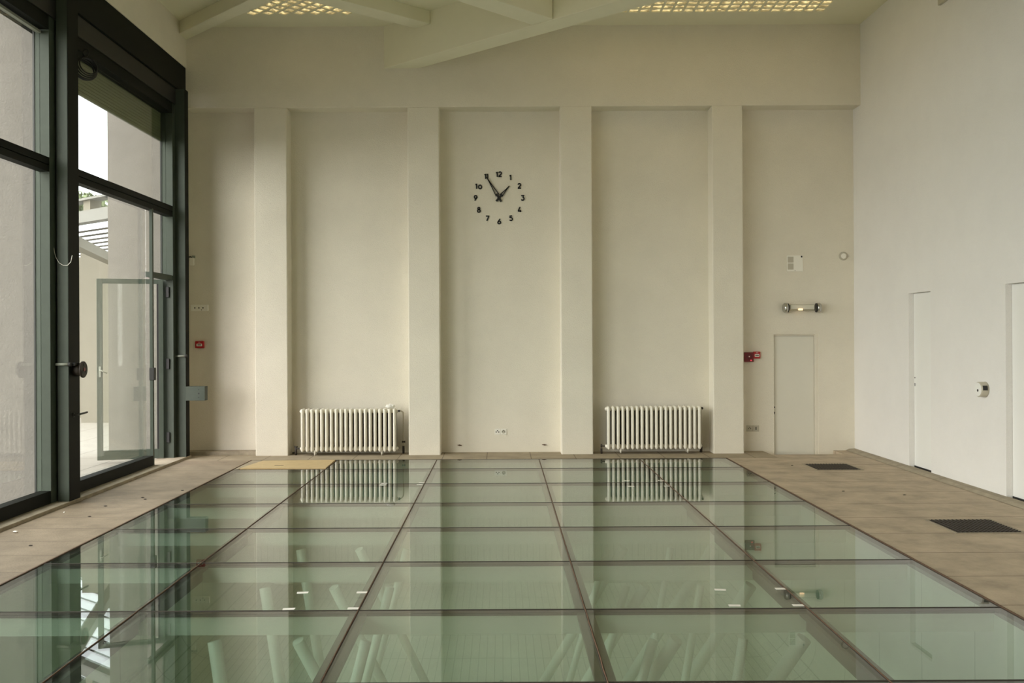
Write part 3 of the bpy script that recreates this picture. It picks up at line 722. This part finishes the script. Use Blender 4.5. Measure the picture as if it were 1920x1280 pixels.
def hand(ax_, ay_, w_, name, dep):
    d = Vector((ax_, ay_)); L_ = d.length; d.normalize(); n_ = Vector((-d.y, d.x)); tip = d*L_; s0 = d*.05
    bm = bmesh.new()
    for s_ in (1, -1): stroke(bm, [s0 + n_*w_*s_, tip - d*L_*.35 + n_*w_*.28*s_, tip], .0115, dep)
    stroke(bm, [tip-d*L_*.38, tip - d*.02], .013, dep)
    stroke(bm, [-d*.075, s0*1.6], .035, dep)
    return put(name, bm, 'clock', t)
hand(-.215, .36, .030, 'minute_hand', .030); hand(.178, .205, .026, 'hour_hand', .024)
bm = bmesh.new(); tube(bm, [(0,-.035,0),(0,0,0)], .03, 20); put('hub', bm, 'clock', t)

# ------------------------------------------------------------------ things on the end wall
def zplate(name, m, cx, cz, w_, h_, d_, parent, y=0, bevel=.003):
    return B(name, m, cx-w_/2, cx+w_/2, y-d_, y, cz-h_/2, cz+h_/2, parent, bevel)
t = thing('notice_panel', 'thin white square panel with two grey fields above the wall lamp', 'panel', (5.07, YN, 3.23))
zplate('panel_board', 'plastic', 0, 0, .275, .275, .015, t)
zplate('grey_field', 'plasticg', -.075, .065, .10, .10, .018, t); zplate('grey_field', 'plasticg', -.075, -.055, .10, .105, .018, t)
zplate('black_clip', 'black', .115, .115, .025, .03, .022, t); zplate('clip_screw', 'iron', .0, -.125, .014, .008, .018, t)
t = thing('alarm_sounder', 'small round white disc high beside the corner of the end wall', 'alarm', (5.906, YN, 3.352))
bm = bmesh.new(); tube(bm, [(0,0,0),(0,-.015,0),(0,-.022,0)], [.072,.072,.062], 28); put('base_ring', bm, 'plasticg', t)
bm = bmesh.new(); tube(bm, [(0,-.02,0),(0,-.03,0)], [.048,.044], 24); put('cap', bm, 'plastic', t)
t = thing('wall_lamp', 'tubular wall lamp with dark end caps above the grey door', 'lamp', (5.165, YN, 2.46))
bm = bmesh.new(); tube(bm, [(-.25,-.085,0),(.25,-.085,0)], .058, 24, caps=False); put('glass_tube', bm, 'gtube', t)
bm = bmesh.new(); box(bm, -.21, .21, -.11, -.06, -.025, .048); put('reflector', bm, 'plastic', t, bevel=.01)
bm = bmesh.new(); tube(bm, [(-.07,-.114,-.028),(.0,-.114,-.028)], .016, 12); put('bulb', bm, 'lampglow', t)
for s in (-1, 1):
    bm = bmesh.new(); tube(bm, [(s*.25,-.085,0),(s*.262,-.085,0),(s*.30,-.085,0),(s*.32,-.085,0)], [.075,.086,.086,.07], 24); cp = put('end_cap', bm, 'chrome', t)
    bm = bmesh.new(); tube(bm, [(s*.238,-.085,0),(s*.256,-.085,0)], .079, 24); put('cap_gasket', bm, 'black', cp)
    B('wall_mount', 'plastic', s*.28-.015, s*.28+.015, -.04, 0, -.02, .02, t)
def callpoint(x, z_, lab, w_=.145, d=.055):
    t = thing('fire_call_point', lab, 'fire alarm', (x, YN, z_))
    zplate('housing', 'red', 0, 0, w_, .12, d, t, bevel=.006)
    wn = zplate('glass_window', 'labelw', 0, -.005, w_*.66, .045, .004, t, y=-d)
    bm = bmesh.new(); box(bm, -.03, .03, -d-.006, -d-.004, -.012, .004); put('arrow_print', bm, 'ink', wn)
    zplate('top_print', 'labelw', 0, .040, .035, .006, .002, t, y=-d, bevel=0)
    return t
callpoint(-5.196, 1.88, 'red fire call point on the end wall near the far steel post')
t = callpoint(4.398, 1.652, 'small red call point joined to the red siren beside the fourth pier', w_=.118, d=.05)
t = thing('fire_siren', 'dark red fire siren on the end wall beside the fourth pier', 'siren', (4.262, YN, 1.618))
zplate('siren_body', 'redd', 0, 0, .155, .165, .06, t, bevel=.006)
for k in range(12):
    a = math.radians(30*k); bm = bmesh.new(); tube(bm, [(.043*math.cos(a),-.06,.01+.043*math.sin(a)),(.043*math.cos(a),-.063,.01+.043*math.sin(a))], .0075, 8); put('sounder_hole', bm, 'black', t)
bm = bmesh.new(); tube(bm, [(0,-.06,.01),(0,-.066,.01)], .010, 12); put('centre_button', bm, 'labelw', t)
bm = bmesh.new(); tube(bm, [(.03,-.06,-.055),(.03,-.068,-.055)], .011, 12); put('indicator_light', bm, 'led', t)
def socket(x, z_, kinds, w1, h_, lab, m='plastic'):
    t = thing('wall_socket', lab, 'socket', (x, YN, z_)); n = len(kinds)
    for i, k in enumerate(kinds):
        cx = (i-(n-1)/2)*w1; f = zplate('face_plate', m, cx, 0, w1-.003, h_, .012, t)
        if k == 'two':
            for dx, dz in ((-.022,-.005),(.022,-.005),(0,.018)):
                bm = bmesh.new(); tube(bm, [(cx+dx,-.0115,dz),(cx+dx,-.014,dz)], .0105, 10); put('pin_hole', bm, 'ink', f)
        elif k == 'round':
            bm = bmesh.new(); tube(bm, [(cx,-.0115,0),(cx,-.0135,0)], .033, 20); put('socket_well', bm, 'plasticg', f)
            for dx, dz in ((-.018,0),(.018,0),(0,.02)):
                bm = bmesh.new(); tube(bm, [(cx+dx,-.013,dz),(cx+dx,-.0145,dz)], .008, 10); put('pin_hole', bm, 'ink', f)
        elif k == 'bar':
            bm = bmesh.new(); box(bm, cx-.008, cx+.008, -.0145, -.0115, -.024, .026); put('jack_slot', bm, 'ink', f)
        elif k == 'dot':
            bm = bmesh.new(); tube(bm, [(cx,-.0115,0),(cx,-.014,0)], .012, 12); put('pin_hole', bm, 'ink', f)
    return t
socket(-.022, .353, ['two', 'round'], .105, .10, 'double wall socket low in the clock niche')
socket(4.33, .387, ['round', 'bar'], .11, .105, 'double wall socket low beside the grey door', 'plasticg')
t = thing('socket_strip', 'white strip of three sockets beside the far steel post', 'socket', (-5.196, YN, 2.512))
zplate('strip_body', 'plastic', 0, 0, .295, .108, .05, t, bevel=.006)
for dx in (-.075, -.005, .065):
    bm = bmesh.new(); tube(bm, [(dx,-.049,0),(dx,-.053,0)], .012, 12); put('pin_hole', bm, 'ink', t)
bm = bmesh.new(); tube(bm, [(.04,-.049,-.034),(.04,-.052,-.034)], .008, 10); put('strip_screw', bm, 'iron', t)
t = thing('motion_sensor', 'small white sensor box high on the end wall beside the far post', 'sensor', (-5.325, YN, 3.31))
zplate('sensor_body', 'plastic', 0, 0, .075, .13, .06, t, bevel=.008)
bm = bmesh.new(); tube(bm, [(-.08,-.03,.075),(-.02,-.04,.085),(.005,-.035,.065)], .010, 8); put('sensor_cable', bm, 'black', t)
B('bracket', 'alu', .0, .05, -.03, 0, .06, .105, t)

# ------------------------------------------------------------------ right wall fixtures
t = thing('roll_dispenser', 'round white drum fixture with black slot on the right wall between the doors', 'dispenser', (XR, 11.75, 1.30))
bm = bmesh.new(); tube(bm, [(0,0,0),(-.012,0,0),(-.085,0,0),(-.092,0,0)], [.098,.095,.095,.085], 32); put('drum_body', bm, 'plasticg', t)
bm = bmesh.new(); tube(bm, [(-.091,0,0),(-.0955,0,0)], .084, 32); fc = put('front_disc', bm, 'doorw', t)
bm = bmesh.new(); tube(bm, [(-.0955,0,-.012),(-.098,0,-.012)], .017, 14); put('disc_hole', bm, 'ink', fc)
bm = bmesh.new()
for k in range(5):
    a = math.radians(205 + k*-11); box(bm, -.078, -.02, math.cos(a)*.0955-.004, math.cos(a)*.0955+.004, -math.sin(a)*.0955*0+abs(math.sin(a))*.0955-.012, abs(math.sin(a))*.0955+.012)
put('slot', bm, 'ink', t)
o = B('wall_duct', 'plasticg', 6.045, 6.088, 6.0, 12.88, 6.53, 6.75, None, .003); tag(o, 'dark duct box high on the right wall', 'duct')

# ------------------------------------------------------------------ small litter on the walkways
def crumb(x, y, m, sx, sy, sz, lab, grp=None, cat='litter', nm='crumb'):
    bm = bmesh.new(); bmesh.ops.create_icosphere(bm, subdivisions=2, radius=1)
    for v in bm.verts:
        k = random.uniform(.6, 1.1); v.co = Vector((v.co.x*sx*k, v.co.y*sy*k, (v.co.z*.9)*sz))
    zmin = min(v.co.z for v in bm.verts)
    for v in bm.verts: v.co.z -= zmin
    o = put(nm, bm, m, loc=(x, y, .0005)); tag(o, lab, cat, grp)
for x, y, lb in ((-4.42, 11.55, 'dark crumb of the close pair on the left walkway, the one nearer the glass floor'), (-4.50, 11.68, 'dark crumb of the close pair on the left walkway, the one nearer the windows'),
              (-4.72, 11.1, 'dark crumb on the left walkway nearest the raised window sill'), (-4.18, 12.2, 'farthest dark crumb on the left walkway, close to the glass edge'),
              (-4.62, 10.45, 'dark crumb on the left walkway just nearer than the middle steel post'), (-4.55, 9.0, 'dark crumb on the left walkway nearest the viewer')):
    crumb(x, y, 'iron', .024, .010, .006, lb, 'dark crumbs on the left walkway')
crumb(-5.02, 10.70, 'paper', .014, .012, .008, 'white crumb on the left walkway below the middle steel post', nm='white_crumb')
crumb(-5.02, 9.62, 'paper', .025, .018, .012, 'larger white crumb on the left walkway near the left edge of the view', nm='white_crumb')
for x, y, lb in ((4.43, 14.25, 'dark crumb beside the floor grating in front of the grey door'), (4.35, 11.9, 'dark crumb on the right walkway close to the glass edge'),
              (5.0, 11.6, 'dark crumb on the right walkway midway between the two gratings'), (5.02, 8.95, 'dark crumb just in front of the nearer floor grating'),
              (5.1, 8.1, 'dark crumb on the right walkway nearest the viewer')):
    crumb(x, y, 'iron', .022, .009, .005, lb, 'dark crumbs on the right walkway')

for x, lb in ((-.728, 'small rusty pipe stub low in the clock niche, on its left side'), (.728, 'small rusty pipe stub low in the clock niche, on its right side')):
    bm = bmesh.new(); tube(bm, [(0,0,0),(0,-.03,0)], .012, 10); tube(bm, [(-.035,-.024,.002),(.035,-.024,-.002)], .007, 8)
    o = put('pipe_stub', bm, 'rust', loc=(x, YN+.002, .125)); tag(o, lb, 'pipe', 'rusty pipe stubs in the clock niche')
